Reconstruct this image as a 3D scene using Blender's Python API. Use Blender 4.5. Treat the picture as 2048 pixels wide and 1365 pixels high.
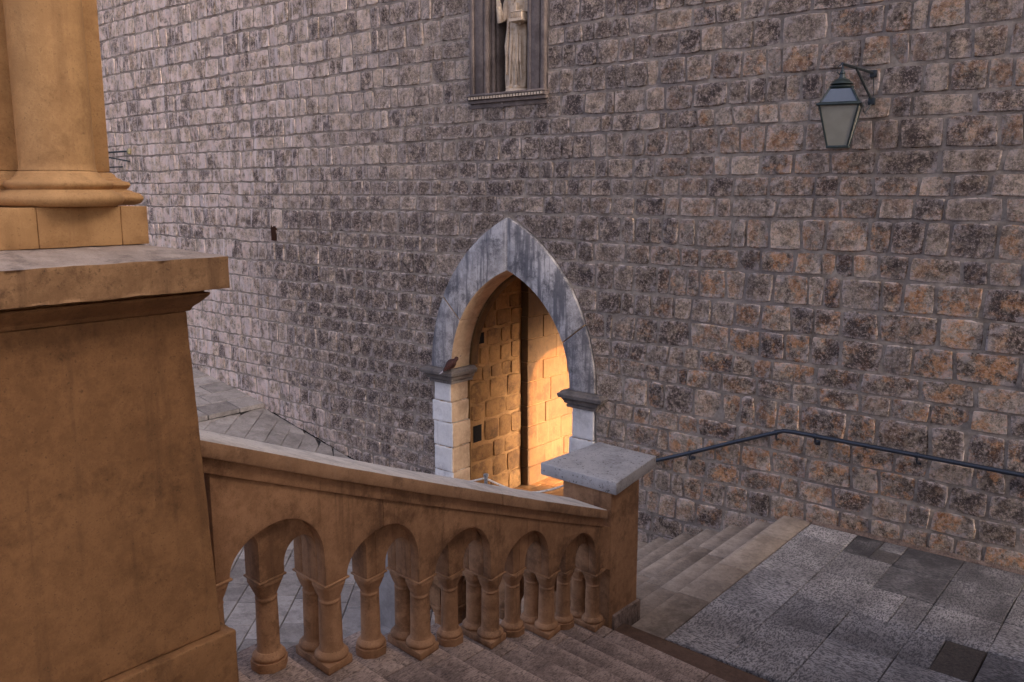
import bpy, bmesh, math, random
from mathutils import Vector, noise
R = math.radians
random.seed(7)
S = bpy.context.scene
COL = S.collection
for o in list(bpy.data.objects): bpy.data.objects.remove(o)

# ------------------------------------------------------------------ camera
B, P = R(39.3), R(9.8)
CAMZ = 3.96
cd = bpy.data.cameras.new('camera'); cam = bpy.data.objects.new('camera', cd); COL.objects.link(cam)
cd.sensor_width = 36; cd.lens = 36 * 1732 / 2048; cd.clip_start = .05; cd.clip_end = 500
cam.location = (0, 0, CAMZ)
cam.rotation_euler = (R(90) - P, 0, B)
S.camera = cam
# ------------------------------------------------------------------ light
SUN_EL, SUN_AZ = R(17), R(22)          # azimuth measured from +X towards +Y
w = bpy.data.worlds.new('World'); S.world = w; w.use_nodes = True
wn = w.node_tree; bg = wn.nodes['Background']
sky = wn.nodes.new('ShaderNodeTexSky'); sky.sky_type = 'NISHITA'; sky.sun_disc = False
sky.sun_elevation = SUN_EL; sky.sun_rotation = R(90) - SUN_AZ
sky.air_density = 0.16; sky.dust_density = 6.0; sky.ozone_density = 0.0
wn.links.new(sky.outputs[0], bg.inputs[0]); bg.inputs[1].default_value = 0.15
sl = bpy.data.lights.new('sun', 'SUN'); sl.energy = 2.0; sl.angle = R(0.53); sl.color = (1.0, .48, .16)
so = bpy.data.objects.new('sun', sl); COL.objects.link(so)
sd = Vector((math.cos(SUN_EL) * math.cos(SUN_AZ), math.cos(SUN_EL) * math.sin(SUN_AZ), math.sin(SUN_EL)))
so.rotation_euler = sd.to_track_quat('Z', 'Y').to_euler(); so.location = sd * 40
S.view_settings.view_transform = 'Standard'; S.view_settings.look = 'None'
S.view_settings.gamma = 1; S.view_settings.exposure = 3.15
S.render.engine = 'CYCLES'

# ------------------------------------------------------------------ node helpers
class NT:
    def __init__(s, name):
        s.m = bpy.data.materials.new(name); s.m.use_nodes = True
        s.t = s.m.node_tree; s.b = s.t.nodes['Principled BSDF']
    def n(s, typ, **k):
        x = s.t.nodes.new(typ)
        for a, v in k.items(): setattr(x, a, v)
        return x
    def l(s, a, b): s.t.links.new(a, b)
    def put(s, sock, v):
        if hasattr(v, 'is_linked') or hasattr(v, 'links'): s.l(v, sock)
        else: sock.default_value = v
    def pos(s):
        if not hasattr(s, '_p'): s._p = s.n('ShaderNodeNewGeometry').outputs['Position']
        return s._p
    def scaled(s, sc):
        m = s.n('ShaderNodeMapping'); s.l(s.pos(), m.inputs[0])
        m.inputs['Scale'].default_value = sc; return m.outputs[0]
    def noise(s, sc, detail=5, rough=.6, vec=None, off=0):
        x = s.n('ShaderNodeTexNoise'); x.inputs['Scale'].default_value = sc
        x.inputs['Detail'].default_value = detail; x.inputs['Roughness'].default_value = rough
        v = vec if vec is not None else s.pos()
        if off:
            a = s.n('ShaderNodeVectorMath', operation='ADD'); s.l(v, a.inputs[0]); a.inputs[1].default_value = (off, off * .7, off * 1.3); v = a.outputs[0]
        s.l(v, x.inputs['Vector']); return x.outputs[0]
    def vor(s, sc, feature='F1', vec=None):
        x = s.n('ShaderNodeTexVoronoi', feature=feature); x.inputs['Scale'].default_value = sc
        s.l(vec if vec is not None else s.pos(), x.inputs['Vector']); return x.outputs[0]
    def ramp(s, v, a, b, lo=0., hi=1.):
        x = s.n('ShaderNodeMapRange'); x.interpolation_type = 'SMOOTHSTEP'
        s.put(x.inputs[0], v); x.inputs[1].default_value = a; x.inputs[2].default_value = b
        x.inputs[3].default_value = lo; x.inputs[4].default_value = hi; return x.outputs[0]
    def math(s, op, a, b=0., clamp=False):
        x = s.n('ShaderNodeMath', operation=op); x.use_clamp = clamp
        s.put(x.inputs[0], a); s.put(x.inputs[1], b); return x.outputs[0]
    def mix(s, f, a, b, blend='MIX'):
        x = s.n('ShaderNodeMix', data_type='RGBA', blend_type=blend)
        s.put(x.inputs[0], f)
        for sock, v in ((x.inputs[6], a), (x.inputs[7], b)):
            if isinstance(v, tuple): sock.default_value = (*v, 1)
            else: s.l(v, sock)
        return x.outputs[2]
    def attr(s, name):
        x = s.n('ShaderNodeAttribute'); x.attribute_name = name; return x.outputs['Fac']
    def bump(s, hgt, strength, dist=.02, prev=None):
        x = s.n('ShaderNodeBump'); x.inputs['Strength'].default_value = strength; x.inputs['Distance'].default_value = dist
        s.l(hgt, x.inputs['Height'])
        if prev is not None: s.l(prev, x.inputs['Normal'])
        return x.outputs[0]
    def out(s, col, rough, normal=None, spec=.3):
        s.put(s.b.inputs['Base Color'], (*col, 1) if isinstance(col, tuple) else col)
        s.put(s.b.inputs['Roughness'], rough)
        s.b.inputs['Specular IOR Level'].default_value = spec
        if normal is not None: s.l(normal, s.b.inputs['Normal'])
        return s.m

def stone_mat(name, lo, hi, stain, stain_amt=.5, pits=.5, bump=.5, scale=1., streak=0., streak_col=(.1, .08, .07), rough=.85, tone_w=.5, spots=.0, sth=(.53, .72), ss=1., tool=0.):
    t = NT(name)
    n1 = t.noise(3.2 * scale, 8, .65); n2 = t.noise(14 * scale, 6, .7, off=3.1); n3 = t.noise(70 * scale, 4, .7, off=9)
    v = t.math('ADD', t.math('ADD', t.math('MULTIPLY', n1, .42), t.math('MULTIPLY', n2, .30)), t.math('MULTIPLY', n3, .28))
    v = t.ramp(v, .415, .585)
    v = t.math('ADD', t.math('MULTIPLY', v, 1 - tone_w), t.math('MULTIPLY', t.attr('tone'), tone_w), True)
    c = t.mix(v, lo, hi)
    st = t.math('MULTIPLY', t.ramp(t.noise(1.9 * scale * ss, 9, .78, off=21), .48, .62), stain_amt)
    c = t.mix(st, c, stain)
    if streak:
        sn = t.noise(1., 5, .65, vec=t.scaled((9 * scale, 9 * scale, .8 * scale)), off=5)
        c = t.mix(t.math('MULTIPLY', t.ramp(sn, sth[0], sth[1]), streak), c, streak_col)
    pn = t.ramp(n3, .56, .68)
    c = t.mix(t.math('MULTIPLY', pn, pits), c, tuple(x * .25 for x in stain))
    if spots:
        sp = t.ramp(t.noise(22 * scale, 4, .6, off=33), .60, .66)
        c = t.mix(t.math('MULTIPLY', sp, spots), c, tuple(x * .3 for x in stain))
    h = t.math('ADD', t.math('MULTIPLY', n2, .6), t.math('MULTIPLY', n3, .4))
    if tool:
        tn_ = t.noise(1., 3, .6, vec=t.scaled((105, 26, 10)), off=61)
        c = t.mix(t.math('MULTIPLY', t.ramp(tn_, .50, .60), tool), c, tuple(x * .35 for x in lo))
        h = t.math('SUBTRACT', h, t.math('MULTIPLY', tn_, tool))
    return t.out(c, rough, t.bump(h, bump, .02))

# ------------------------------------------------------------------ materials
def wall_mat():
    t = NT('weathered_wall_stone')
    tone, org, dark, pale, rim = t.attr('tone'), t.attr('orange'), t.attr('dark'), t.attr('pale'), t.attr('rim')
    n1 = t.noise(4.0, 8, .7); n2 = t.noise(13, 9, .80, off=4); n3 = t.noise(34, 7, .85, off=8)
    v = t.math('ADD', t.math('MULTIPLY', t.ramp(n2, .43, .575), .5), t.math('MULTIPLY', tone, .5))
    c = t.mix(v, (.080, .056, .041), (.84, .635, .455))
    # cream and ochre patches with hard edges, darker crusts
    cp = t.ramp(t.noise(5.2, 8, .78, off=44), .50, .545)
    c = t.mix(t.math('MULTIPLY', cp, t.math('ADD', t.math('MULTIPLY', tone, .75), .15), True), c, t.mix(t.ramp(n3, .4, .6), (.70, .49, .345), (1.0, .79, .62)))
    bp = t.ramp(t.noise(9.5, 8, .78, off=71), .52, .57)
    c = t.mix(t.math('MULTIPLY', bp, .60), c, (.075, .051, .041))
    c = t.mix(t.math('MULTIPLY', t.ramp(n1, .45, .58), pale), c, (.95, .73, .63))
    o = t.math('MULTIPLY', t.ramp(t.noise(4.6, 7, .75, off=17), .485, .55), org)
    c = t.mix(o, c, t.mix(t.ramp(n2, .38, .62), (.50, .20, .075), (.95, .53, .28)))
    d = t.math('MULTIPLY', t.ramp(t.noise(6.0, 8, .8, off=27), .42, .54), t.math('MULTIPLY', dark, .9))
    c = t.mix(d, c, t.mix(t.ramp(n3, .4, .6), (.050, .036, .033), (.15, .108, .095)))
    ps = t.noise(1., 5, .65, vec=t.scaled((13, 13, 1.0)), off=2)
    c = t.mix(t.math('MULTIPLY', t.ramp(ps, .53, .62), t.math('MULTIPLY', pale, .9)), c, (.90, .75, .69))
    gs = t.noise(1., 5, .65, vec=t.scaled((4, 4, .35)), off=12)
    c = t.mix(t.math('MULTIPLY', t.ramp(gs, .52, .66), t.math('SUBTRACT', .5, t.math('MULTIPLY', pale, .25))), c, (.12, .092, .085))
    c = t.mix(t.math('MULTIPLY', t.ramp(n3, .525, .585), .62), c, (.92, .69, .57))
    c = t.mix(t.math('MULTIPLY', t.ramp(t.noise(27, 7, .85, off=31), .53, .60), t.math('SUBTRACT', .68, t.math('MULTIPLY', pale, .5))), c, (.045, .030, .024))
    rm = t.math('MULTIPLY', t.ramp(rim, .25, .8), t.ramp(t.noise(8, 6, .75, off=51), .44, .58))
    c = t.mix(t.math('MULTIPLY', rm, .85), c, (.92, .75, .67))
    h = t.math('ADD', t.math('MULTIPLY', n2, .5), t.math('MULTIPLY', n3, .5))
    return t.out(c, .9, t.bump(h, 1.0, .10), .2)

def mortar_mat():
    t = NT('lime_mortar')
    n = t.noise(9, 7, .7); n2 = t.noise(60, 4, .7, off=5)
    c = t.mix(t.ramp(n, .32, .68), (.20, .155, .118), (.42, .335, .262))
    gs = t.noise(1., 5, .65, vec=t.scaled((1.3, 1.3, .5)), off=12)
    c = t.mix(t.math('MULTIPLY', t.ramp(gs, .50, .66), .5), c, (.19, .155, .145))
    return t.out(c, .95, t.bump(t.math('ADD', n, t.math('MULTIPLY', n2, .4)), .7, .03), .15)

M = {}
M['wall'] = wall_mat(); M['mortar'] = mortar_mat()
M['gate'] = stone_mat('gate_limestone', (.14, .122, .12), (.68, .61, .56), (.075, .066, .068), .85, .25, .25, .9, .85, (.115, .105, .11), .75, sth=(.47, .60))
M['jamb'] = stone_mat('jamb_limestone', (.56, .51, .47), (.78, .73, .68), (.20, .17, .155), .3, .25, .3, 1.2, .25, (.25, .22, .2), .8)
M['reveal'] = stone_mat('bounce_tan_reveal', (.38, .25, .15), (.60, .43, .28), (.20, .115, .06), .4, .3, .3, 1.2, .25, (.22, .13, .07))  # warm bounced light put into the tan of the inward faces
M['impost'] = stone_mat('dark_impost_stone', (.085, .070, .062), (.22, .18, .155), (.05, .042, .038), .5, .5, .6, 1.8, 0, rough=.8)
M['warm'] = stone_mat('warm_limestone', (.32, .165, .064), (.54, .305, .125), (.18, .086, .033), .6, .35, .25, 1.1, .3, (.13, .06, .026), .8, ss=.6)
M['pier'] = stone_mat('pier_limestone', (.17, .077, .027), (.32, .155, .060), (.085, .036, .012), .65, .45, .3, 1.2, .4, (.068, .031, .014), .8, ss=.5, spots=.12)
M['ledge'] = stone_mat('ledge_limestone', (.18, .09, .038), (.40, .22, .10), (.075, .036, .015), .75, .5, .3, 1.0, .6, (.075, .034, .015), .8, ss=1.4)
M['ledgetop'] = stone_mat('grey_ledge_top', (.22, .165, .13), (.46, .365, .30), (.12, .09, .075), .6, .5, .3, 1.5, 0, rough=.75, ss=1.5)  # greyer colour for the up-facing faces of the ledge
M['balu'] = stone_mat('balustrade_limestone', (.235, .113, .05), (.50, .262, .128), (.10, .045, .019), .6, .5, .3, 1.4, .5, (.08, .04, .022), .8, ss=.7)
M['coptop'] = stone_mat('coping_limestone', (.22, .112, .052), (.44, .245, .128), (.10, .047, .022), .55, .3, .25, 1.3, .15, (.25, .18, .13), .75)
M['paletop'] = stone_mat('bleached_skylit_top', (.52, .445, .38), (.74, .66, .58), (.27, .225, .19), .5, .5, .3, 1.4, 0, rough=.7, spots=.4)  # up-facing stone: bleaching plus skylight put into a paler colour
M['brownstep'] = stone_mat('brown_edge_stone', (.10, .056, .036), (.20, .118, .078), (.06, .033, .022), .5, .6, .4, 1.6, 0, rough=.7)
M['greystone'] = stone_mat('grey_limestone', (.22, .19, .175), (.34, .30, .275), (.14, .12, .11), .4, .3, .3, 1.4, .3, (.14, .12, .11))
M['newelcap'] = stone_mat('grey_cap_limestone', (.36, .325, .30), (.54, .49, .45), (.14, .125, .12), .4, .5, .3, 1.6, .1, (.2, .18, .17), .65, spots=.8)
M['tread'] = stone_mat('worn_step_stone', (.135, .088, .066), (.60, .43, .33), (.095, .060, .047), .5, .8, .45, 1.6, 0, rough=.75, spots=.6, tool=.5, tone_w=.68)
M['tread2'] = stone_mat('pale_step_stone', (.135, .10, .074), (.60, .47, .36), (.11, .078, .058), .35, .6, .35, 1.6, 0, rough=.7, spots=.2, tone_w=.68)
M['street'] = stone_mat('street_slab_stone', (.17, .146, .132), (.44, .388, .352), (.12, .10, .088), .5, .75, .4, 1.7, 0, rough=.6, tone_w=.6)
M['joint'] = stone_mat('dark_joint_earth', (.035, .03, .028), (.07, .06, .055), (.03, .03, .03), .3, .3, .5, 2., 0)
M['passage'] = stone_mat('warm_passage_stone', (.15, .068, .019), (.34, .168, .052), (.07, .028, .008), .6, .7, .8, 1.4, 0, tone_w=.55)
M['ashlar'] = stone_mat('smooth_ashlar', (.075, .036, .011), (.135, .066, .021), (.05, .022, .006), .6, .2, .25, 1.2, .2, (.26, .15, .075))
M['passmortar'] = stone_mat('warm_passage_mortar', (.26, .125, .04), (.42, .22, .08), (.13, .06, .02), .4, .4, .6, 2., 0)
M['darkframe'] = stone_mat('dark_niche_stone', (.105, .078, .066), (.26, .20, .168), (.07, .05, .042), .5, .3, .3, 1.5, .4, (.07, .06, .058))
M['niche'] = stone_mat('pale_niche_plaster', (.40, .33, .28), (.56, .48, .42), (.28, .21, .17), .4, .2, .2, 1.5, .4, (.26, .2, .17))
M['statue'] = stone_mat('pale_statue_stone', (.46, .32, .20), (.72, .57, .42), (.28, .165, .085), .5, .15, .25, 3.0, .3, (.32, .21, .12))

def landing_mat():
    t = NT('chiselled_paving')
    tone = t.attr('tone'); dk = t.attr('dark'); org = t.attr('orange')
    n1 = t.noise(2.2, 6, .65); nz = t.mix(t.math('GREATER_THAN', t.attr('dir'), .5), t.noise(1., 4, .65, vec=t.scaled((75, 30, 50)), off=2), t.noise(1., 4, .65, vec=t.scaled((28, 80, 50)), off=2))
    nf = t.noise(45, 4, .75, off=7)
    ch = t.math('ADD', t.math('MULTIPLY', nz, .72), t.math('MULTIPLY', nf, .28))
    c = t.mix(t.math('ADD', t.math('MULTIPLY', t.ramp(n1, .35, .65), .5), t.math('MULTIPLY', tone, .5)), (.17, .150, .140), (.62, .55, .505))
    c = t.mix(t.math('MULTIPLY', t.ramp(ch, .46, .56), .80), c, (.05, .045, .045))
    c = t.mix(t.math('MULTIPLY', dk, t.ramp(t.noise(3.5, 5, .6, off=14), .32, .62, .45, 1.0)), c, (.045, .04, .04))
    c = t.mix(org, c, t.mix(t.ramp(nf, .35, .65), (.055, .043, .035), (.12, .093, .074)))
    return t.out(c, t.ramp(n1, .3, .7, .45, .7), t.bump(ch, .8, .02), .4)
M['landing'] = landing_mat()

def simple(name, col, rough=.5, metal=0., spec=.5, nscale=40, namp=.25, bump=.15):
    t = NT(name); n = t.noise(nscale, 5, .65)
    c = t.mix(t.ramp(n, .35, .68), tuple(x * (1 - namp) for x in col), tuple(min(1, x * (1 + namp)) for x in col))
    m = t.out(c, rough, t.bump(n, bump, .004), spec); t.b.inputs['Metallic'].default_value = metal; return m
M['iron'] = simple('black_painted_iron', (.018, .022, .024), .45, 0, .5)
M['green'] = simple('dark_green_iron', (.020, .030, .028), .4, 0, .5)
M['rail'] = simple('painted_steel_rail', (.020, .024, .034), .32, 0, .6, 60, .4, .3)
M['glass'] = simple('frosted_glass', (.25, .235, .19), .35, 0, .5, 6, .08, .02)
M['roofglass'] = simple('sky_glass', (.10, .115, .14), .12, 0, .8, 5, .06, .02)
M['rope'] = simple('white_rope', (.70, .62, .52), .8)
M['steel'] = simple('grey_steel_post', (.30, .31, .33), .35, .7)
M['feather'] = simple('rust_brown_feathers', (.05, .016, .011), .7, 0, .3, 60, .5, .5)
M['whitefeather'] = simple('white_tail_feathers', (.62, .52, .50), .7, 0, .3)
M['void'] = simple('dark_recess', (.012, .009, .008), .95, 0, .1)
M['rusthole'] = simple('hole_shade_brown', (.045, .018, .009), .95, 0, .1)
M['yellow'] = simple('yellowed_insulator', (.24, .20, .10), .5)

# ------------------------------------------------------------------ geometry helpers
class G:
    def __init__(s): s.v, s.f, s.a = [], [], {}
    def add(s, vs, fs, **attrs):
        o = len(s.v); s.v += [tuple(x) for x in vs]; s.f += [tuple(i + o for i in f) for f in fs]
        for k in set(attrs) | set(s.a):
            s.a.setdefault(k, [0.] * o); s.a[k] += (attrs[k] if isinstance(attrs.get(k), list) else [attrs.get(k, 0.)] * len(vs))
        return s
    def hexa(s, p, **a):   # p: 4 bottom ccw + 4 top ccw
        return s.add(p, [(3, 2, 1, 0), (4, 5, 6, 7), (0, 1, 5, 4), (1, 2, 6, 5), (2, 3, 7, 6), (3, 0, 4, 7)], **a)
    def box(s, x0, x1, y0, y1, z0, z1, **a):
        return s.hexa([(x0, y0, z0), (x1, y0, z0), (x1, y1, z0), (x0, y1, z0), (x0, y0, z1), (x1, y0, z1), (x1, y1, z1), (x0, y1, z1)], **a)
    def prism(s, poly, fn, d0, d1, **a):   # poly 2d list, fn(u,v,d)->xyz
        n = len(poly)
        return s.add([fn(u, v, d0) for u, v in poly] + [fn(u, v, d1) for u, v in poly],
                     [tuple(range(n - 1, -1, -1)), tuple(range(n, 2 * n))] + [(i, (i + 1) % n, n + (i + 1) % n, n + i) for i in range(n)], **a)
    def loft(s, rings, **a):
        n = len(rings[0]); vs = [p for r in rings for p in r]; fs = []
        for i in range(len(rings) - 1):
            for j in range(n):
                k = (j + 1) % n; fs.append((i * n + j, i * n + k, (i + 1) * n + k, (i + 1) * n + j))
        fs.append(tuple(range(n - 1, -1, -1))); m = (len(rings) - 1) * n; fs.append(tuple(range(m, m + n)))
        return s.add(vs, fs, **a)
    def lathe(s, prof, c, n=24, a0=0., **a):
        return s.loft([[(c[0] + r * math.cos(a0 + 2 * math.pi * j / n), c[1] + r * math.sin(a0 + 2 * math.pi * j / n), c[2] + z) for j in range(n)] for r, z in prof], **a)
    def tube(s, path, r, n=10, **a):
        path = [Vector(p) for p in path]; rings = []
        for i, p in enumerate(path):
            d = (path[min(i + 1, len(path) - 1)] - path[max(i - 1, 0)]).normalized()
            x = d.cross(Vector((0, 0, 1)))
            if x.length < .01: x = Vector((1, 0, 0))
            x.normalize(); y = d.cross(x); rr = r[i] if isinstance(r, (list, tuple)) else r
            rings.append([p + (x * math.cos(2 * math.pi * j / n) + y * math.sin(2 * math.pi * j / n)) * rr for j in range(n)])
        return s.loft(rings, **a)
    def mesh(s, name, off=(0, 0, 0), bevel=0., seg=2, smooth=True, cuts=0, rough=0., rscale=6., angle=40):
        me = bpy.data.meshes.new(name)
        me.from_pydata([(x - off[0], y - off[1], z - off[2]) for x, y, z in s.v], [], s.f)
        for k, vals in s.a.items():
            at = me.attributes.new(k, 'FLOAT', 'POINT'); at.data.foreach_set('value', vals)
        bm = bmesh.new(); bm.from_mesh(me)
        bmesh.ops.recalc_face_normals(bm, faces=bm.faces)
        if cuts:
            bmesh.ops.triangulate(bm, faces=[f for f in bm.faces if len(f.verts) > 4])
            for _ in range(cuts):
                L = sorted(e.calc_length() for e in bm.edges); mx = L[-1] * .5
                bmesh.ops.subdivide_edges(bm, edges=[e for e in bm.edges if e.calc_length() > mx], cuts=1, use_grid_fill=True)
        if bevel:
            es = [e for e in bm.edges if len(e.link_faces) == 2 and e.calc_face_angle(0) > R(28)]
            bmesh.ops.bevel(bm, geom=es, offset=bevel, segments=seg, affect='EDGES', profile=.5, clamp_overlap=True)
        if rough:
            bm.normal_update()
            for v in bm.verts:
                p = Vector((v.co.x + off[0], v.co.y + off[1], v.co.z + off[2]))
                v.co += v.normal * rough * (noise.noise(p * rscale) + .5 * noise.noise(p * rscale * 2.7))
        for f in bm.faces: f.smooth = smooth
        for e in bm.edges:
            if len(e.link_faces) == 2 and e.calc_face_angle(0) > R(angle): e.smooth = False
        bm.to_mesh(me); bm.free(); return me
    def build(s, name, mat, parent=None, off=None, topmat=None, sidemat=None, **k):
        base = tuple(parent_world(parent)) if parent is not None else (off or (0, 0, 0))
        me = s.mesh(name, base, **k); me.materials.append(M[mat] if isinstance(mat, str) else mat)
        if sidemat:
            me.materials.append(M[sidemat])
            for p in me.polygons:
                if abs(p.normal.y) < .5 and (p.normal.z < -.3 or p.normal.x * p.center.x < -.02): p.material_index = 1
        if topmat:
            me.materials.append(M[topmat])
            for p in me.polygons:
                if p.normal.z > .7: p.material_index = 1
        return link(name, me, parent, (0, 0, 0) if parent is not None else base)

def parent_world(o):
    p = Vector((0, 0, 0))
    while o is not None: p += o.location; o = o.parent
    return p
def link(name, me, parent=None, loc=(0, 0, 0)):
    o = bpy.data.objects.new(name, me); COL.objects.link(o); o.parent = parent; o.location = loc; return o
def tag(o, label=None, cat=None, group=None, kind=None):
    for k, v in (('label', label), ('category', cat), ('group', group), ('kind', kind)):
        if v: o[k] = v
    return o
def thing(name, loc, label, cat, group=None): return tag(link(name, None, None, loc), label, cat, group)
def lerp(a, b, t): return a + (b - a) * t
def interp(tab, x):
    if x <= tab[0][0]: (x0, y0), (x1, y1) = tab[0], tab[1]
    elif x >= tab[-1][0]: (x0, y0), (x1, y1) = tab[-2], tab[-1]
    else:
        for i in range(len(tab) - 1):
            if tab[i][0] <= x <= tab[i + 1][0]: (x0, y0), (x1, y1) = tab[i], tab[i + 1]; break
    return y0 + (y1 - y0) * (x - x0) / (x1 - x0)

# ------------------------------------------------------------------ site constants
WY = 10.05                    # face of the city wall
STREET = [(-40, 1.0), (-26, .62), (-20, .30), (-17.27, .03), (-14.54, -.40), (-12.25, -.86), (-9.95, -1.30), (-8.8, -1.32), (20, -1.32)]
def zs(x): return interp(STREET, x)
GX = -8.29; GIN, GOUT = 1.17, 1.61; GZ = 1.12; GAI, GAO = 2.79, 3.58
def arch_r(half, rise): return (rise * rise + half * half) / (2 * half)
RI, RO = arch_r(GIN, GAI - GZ), arch_r(GOUT, GAO - GZ)
def arch_half(z, half, r):    # half width of pointed arch at height z
    d = z - GZ
    if d <= 0: return half
    if d >= math.sqrt(max(0, r * r - (r - half) ** 2)): return -1
    return math.sqrt(r * r - d * d) - (r - half)

# ================================================================== GROUND: street, landing, stairs
g = G(); xs = [-60, -40, -26, -20, -17.27, -14.76, -14.54, -12.25, -9.95, -8.8, -5, 25]
vs = []; fs = []
for i, x in enumerate(xs): vs += [(x, -30, zs(x) - .03), (x, 45, zs(x) - .03)]
for i in range(len(xs) - 1): fs.append((2 * i, 2 * i + 2, 2 * i + 3, 2 * i + 1))
street = tag(g.add(vs, fs).build('street', 'joint'), kind='structure')
# street slabs, laid on the diagonal
ca, sa = math.cos(R(40)), math.sin(R(40))
def street_slab(a0, a1, b0, b1):
    gp = .006; pts = []
    for a, b in ((a0 + gp, b0 + gp), (a1 - gp, b0 + gp), (a1 - gp, b1 - gp), (a0 + gp, b1 - gp)):
        x = a * ca - b * sa; y = a * sa + b * ca; pts.append((x, y))
    cx = sum(p[0] for p in pts) / 4; cy = sum(p[1] for p in pts) / 4
    if not ((-12.2 < cx < -5.6 and 2.6 < cy < 10.25 and not (cx > -6.75 and cy > 6.3)) or (-15.05 < cx <= -12.2 and 7.9 < cy < 10.25)): return
    if max(p[1] for p in pts) > WY + .02: pts = [(x, min(y, WY + .02)) for x, y in pts]
    if min(p[0] for p in pts) < -14.74: pts = [(max(x, -14.74), y) for x, y in pts]
    dz = random.uniform(-.003, .004)
    q = G().hexa([(x, y, zs(x) - .04) for x, y in pts] + [(x, y, zs(x) + dz) for x, y in pts], tone=random.random())
    q.build('street_slab', 'street', street, bevel=.006, seg=1)
b = -1.5
random.seed(3)
rows = []
bb = 0.
while bb < 20:
    wdt = random.uniform(.32, .40); a = -12 + random.uniform(0, .5)
    while a < 8:
        ln = random.uniform(.42, .68); street_slab(bb - 8, bb - 8 + wdt, a + 10, a + 10 + ln); a += ln
    bb += wdt
# raised pale paving further up the street, against the wall
up = tag(G().add([(x, y, z) for x, z in ((-30, .72), (-20, .38), (-17.2, .085), (-14.76, -.30)) for y in (2, WY + .02)],
     [(2 * i, 2 * i + 2, 2 * i + 3, 2 * i + 1) for i in range(3)]).build('raised_pavement', 'joint'), kind='structure')
def zu(x): return interp([(-30, .76), (-20, .42), (-17.2, .125), (-14.76, -.26)], x)
x = -14.70
while x > -20:
    wd = random.uniform(.42, .62); y = WY + .02
    while y > 6.5:
        ln = random.uniform(.55, 1.0); gp = .013
        pts = [(x - wd + gp, y - ln + gp), (x - gp, y - ln + gp), (x - gp, y - gp), (x - wd + gp, y - gp)]
        G().hexa([(a, c, zu(a) - .09) for a, c in pts] + [(a, c, zu(a) + random.uniform(-.002, .003)) for a, c in pts], tone=random.random()).build('pavement_slab', 'street', up, bevel=.006, seg=1)
        y -= ln
    x -= wd
# landing -------------------------------------------------------------
land = tag(G().box(-3.86, 4.5, 5.6, WY + .03, -1.45, -.035).build('landing', 'joint'), kind='structure')
SL = [  # x0,x1,y0,y1,tone,dark,orange
 (-3.51,-2.94,9.56,10.03,.9,.0,0),(-3.51,-2.94,8.72,9.56,.6,.10,0),(-3.51,-2.94,8.24,8.72,.75,0,0),(-3.51,-2.94,7.44,8.24,.9,0,0),(-3.51,-2.94,6.79,7.44,.8,0,0),(-3.51,-2.94,6.46,6.79,.65,0,0),
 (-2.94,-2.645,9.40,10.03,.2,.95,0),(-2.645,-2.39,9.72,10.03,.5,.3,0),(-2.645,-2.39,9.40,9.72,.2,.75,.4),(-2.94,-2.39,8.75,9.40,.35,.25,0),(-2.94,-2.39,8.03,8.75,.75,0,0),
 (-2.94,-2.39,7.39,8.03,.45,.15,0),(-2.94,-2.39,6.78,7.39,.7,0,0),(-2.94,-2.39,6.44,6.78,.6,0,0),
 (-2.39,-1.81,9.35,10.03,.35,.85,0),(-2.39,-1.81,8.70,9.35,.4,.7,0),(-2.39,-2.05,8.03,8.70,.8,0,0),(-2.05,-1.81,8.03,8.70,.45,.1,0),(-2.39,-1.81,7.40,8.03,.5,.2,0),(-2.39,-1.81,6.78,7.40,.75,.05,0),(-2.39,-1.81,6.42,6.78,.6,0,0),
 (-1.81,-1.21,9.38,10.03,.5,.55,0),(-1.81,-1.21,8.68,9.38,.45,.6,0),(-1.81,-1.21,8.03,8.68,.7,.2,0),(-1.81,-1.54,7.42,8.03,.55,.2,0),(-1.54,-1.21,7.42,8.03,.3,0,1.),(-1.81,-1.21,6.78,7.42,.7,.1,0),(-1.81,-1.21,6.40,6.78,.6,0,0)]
for j in range(4):
    x0 = -1.21 + .6 * j
    for y0, y1 in ((9.4, 10.03), (8.72, 9.4), (8.05, 8.72), (7.4, 8.05), (6.75, 7.4), (6.36, 6.75)):
        SL.append((x0, x0 + .6, y0, y1, random.random(), random.choice((.1, .4, .6)), 0))
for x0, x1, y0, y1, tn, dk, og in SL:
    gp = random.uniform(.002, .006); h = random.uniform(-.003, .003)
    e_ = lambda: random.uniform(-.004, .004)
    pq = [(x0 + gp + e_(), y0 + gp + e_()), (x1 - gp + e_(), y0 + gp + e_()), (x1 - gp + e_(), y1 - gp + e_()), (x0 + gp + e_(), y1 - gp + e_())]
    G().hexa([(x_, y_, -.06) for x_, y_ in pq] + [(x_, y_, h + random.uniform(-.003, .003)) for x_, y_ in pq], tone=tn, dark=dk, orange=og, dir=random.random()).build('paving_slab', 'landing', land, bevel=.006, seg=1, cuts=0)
# cement fillet along the wall foot
q = G()
for i in range(30):
    xa = -3.5 + i * .2
    q.add([(xa, 9.97 - .02 * noise.noise((xa, 1, 1)), .004), (xa + .2, 9.97 - .02 * noise.noise((xa + .2, 1, 1)), .004), (xa + .2, 10.07, .045), (xa, 10.07, .045)], [(0, 1, 2, 3)])
q.build('mortar_fillet', 'tread', land)

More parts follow.
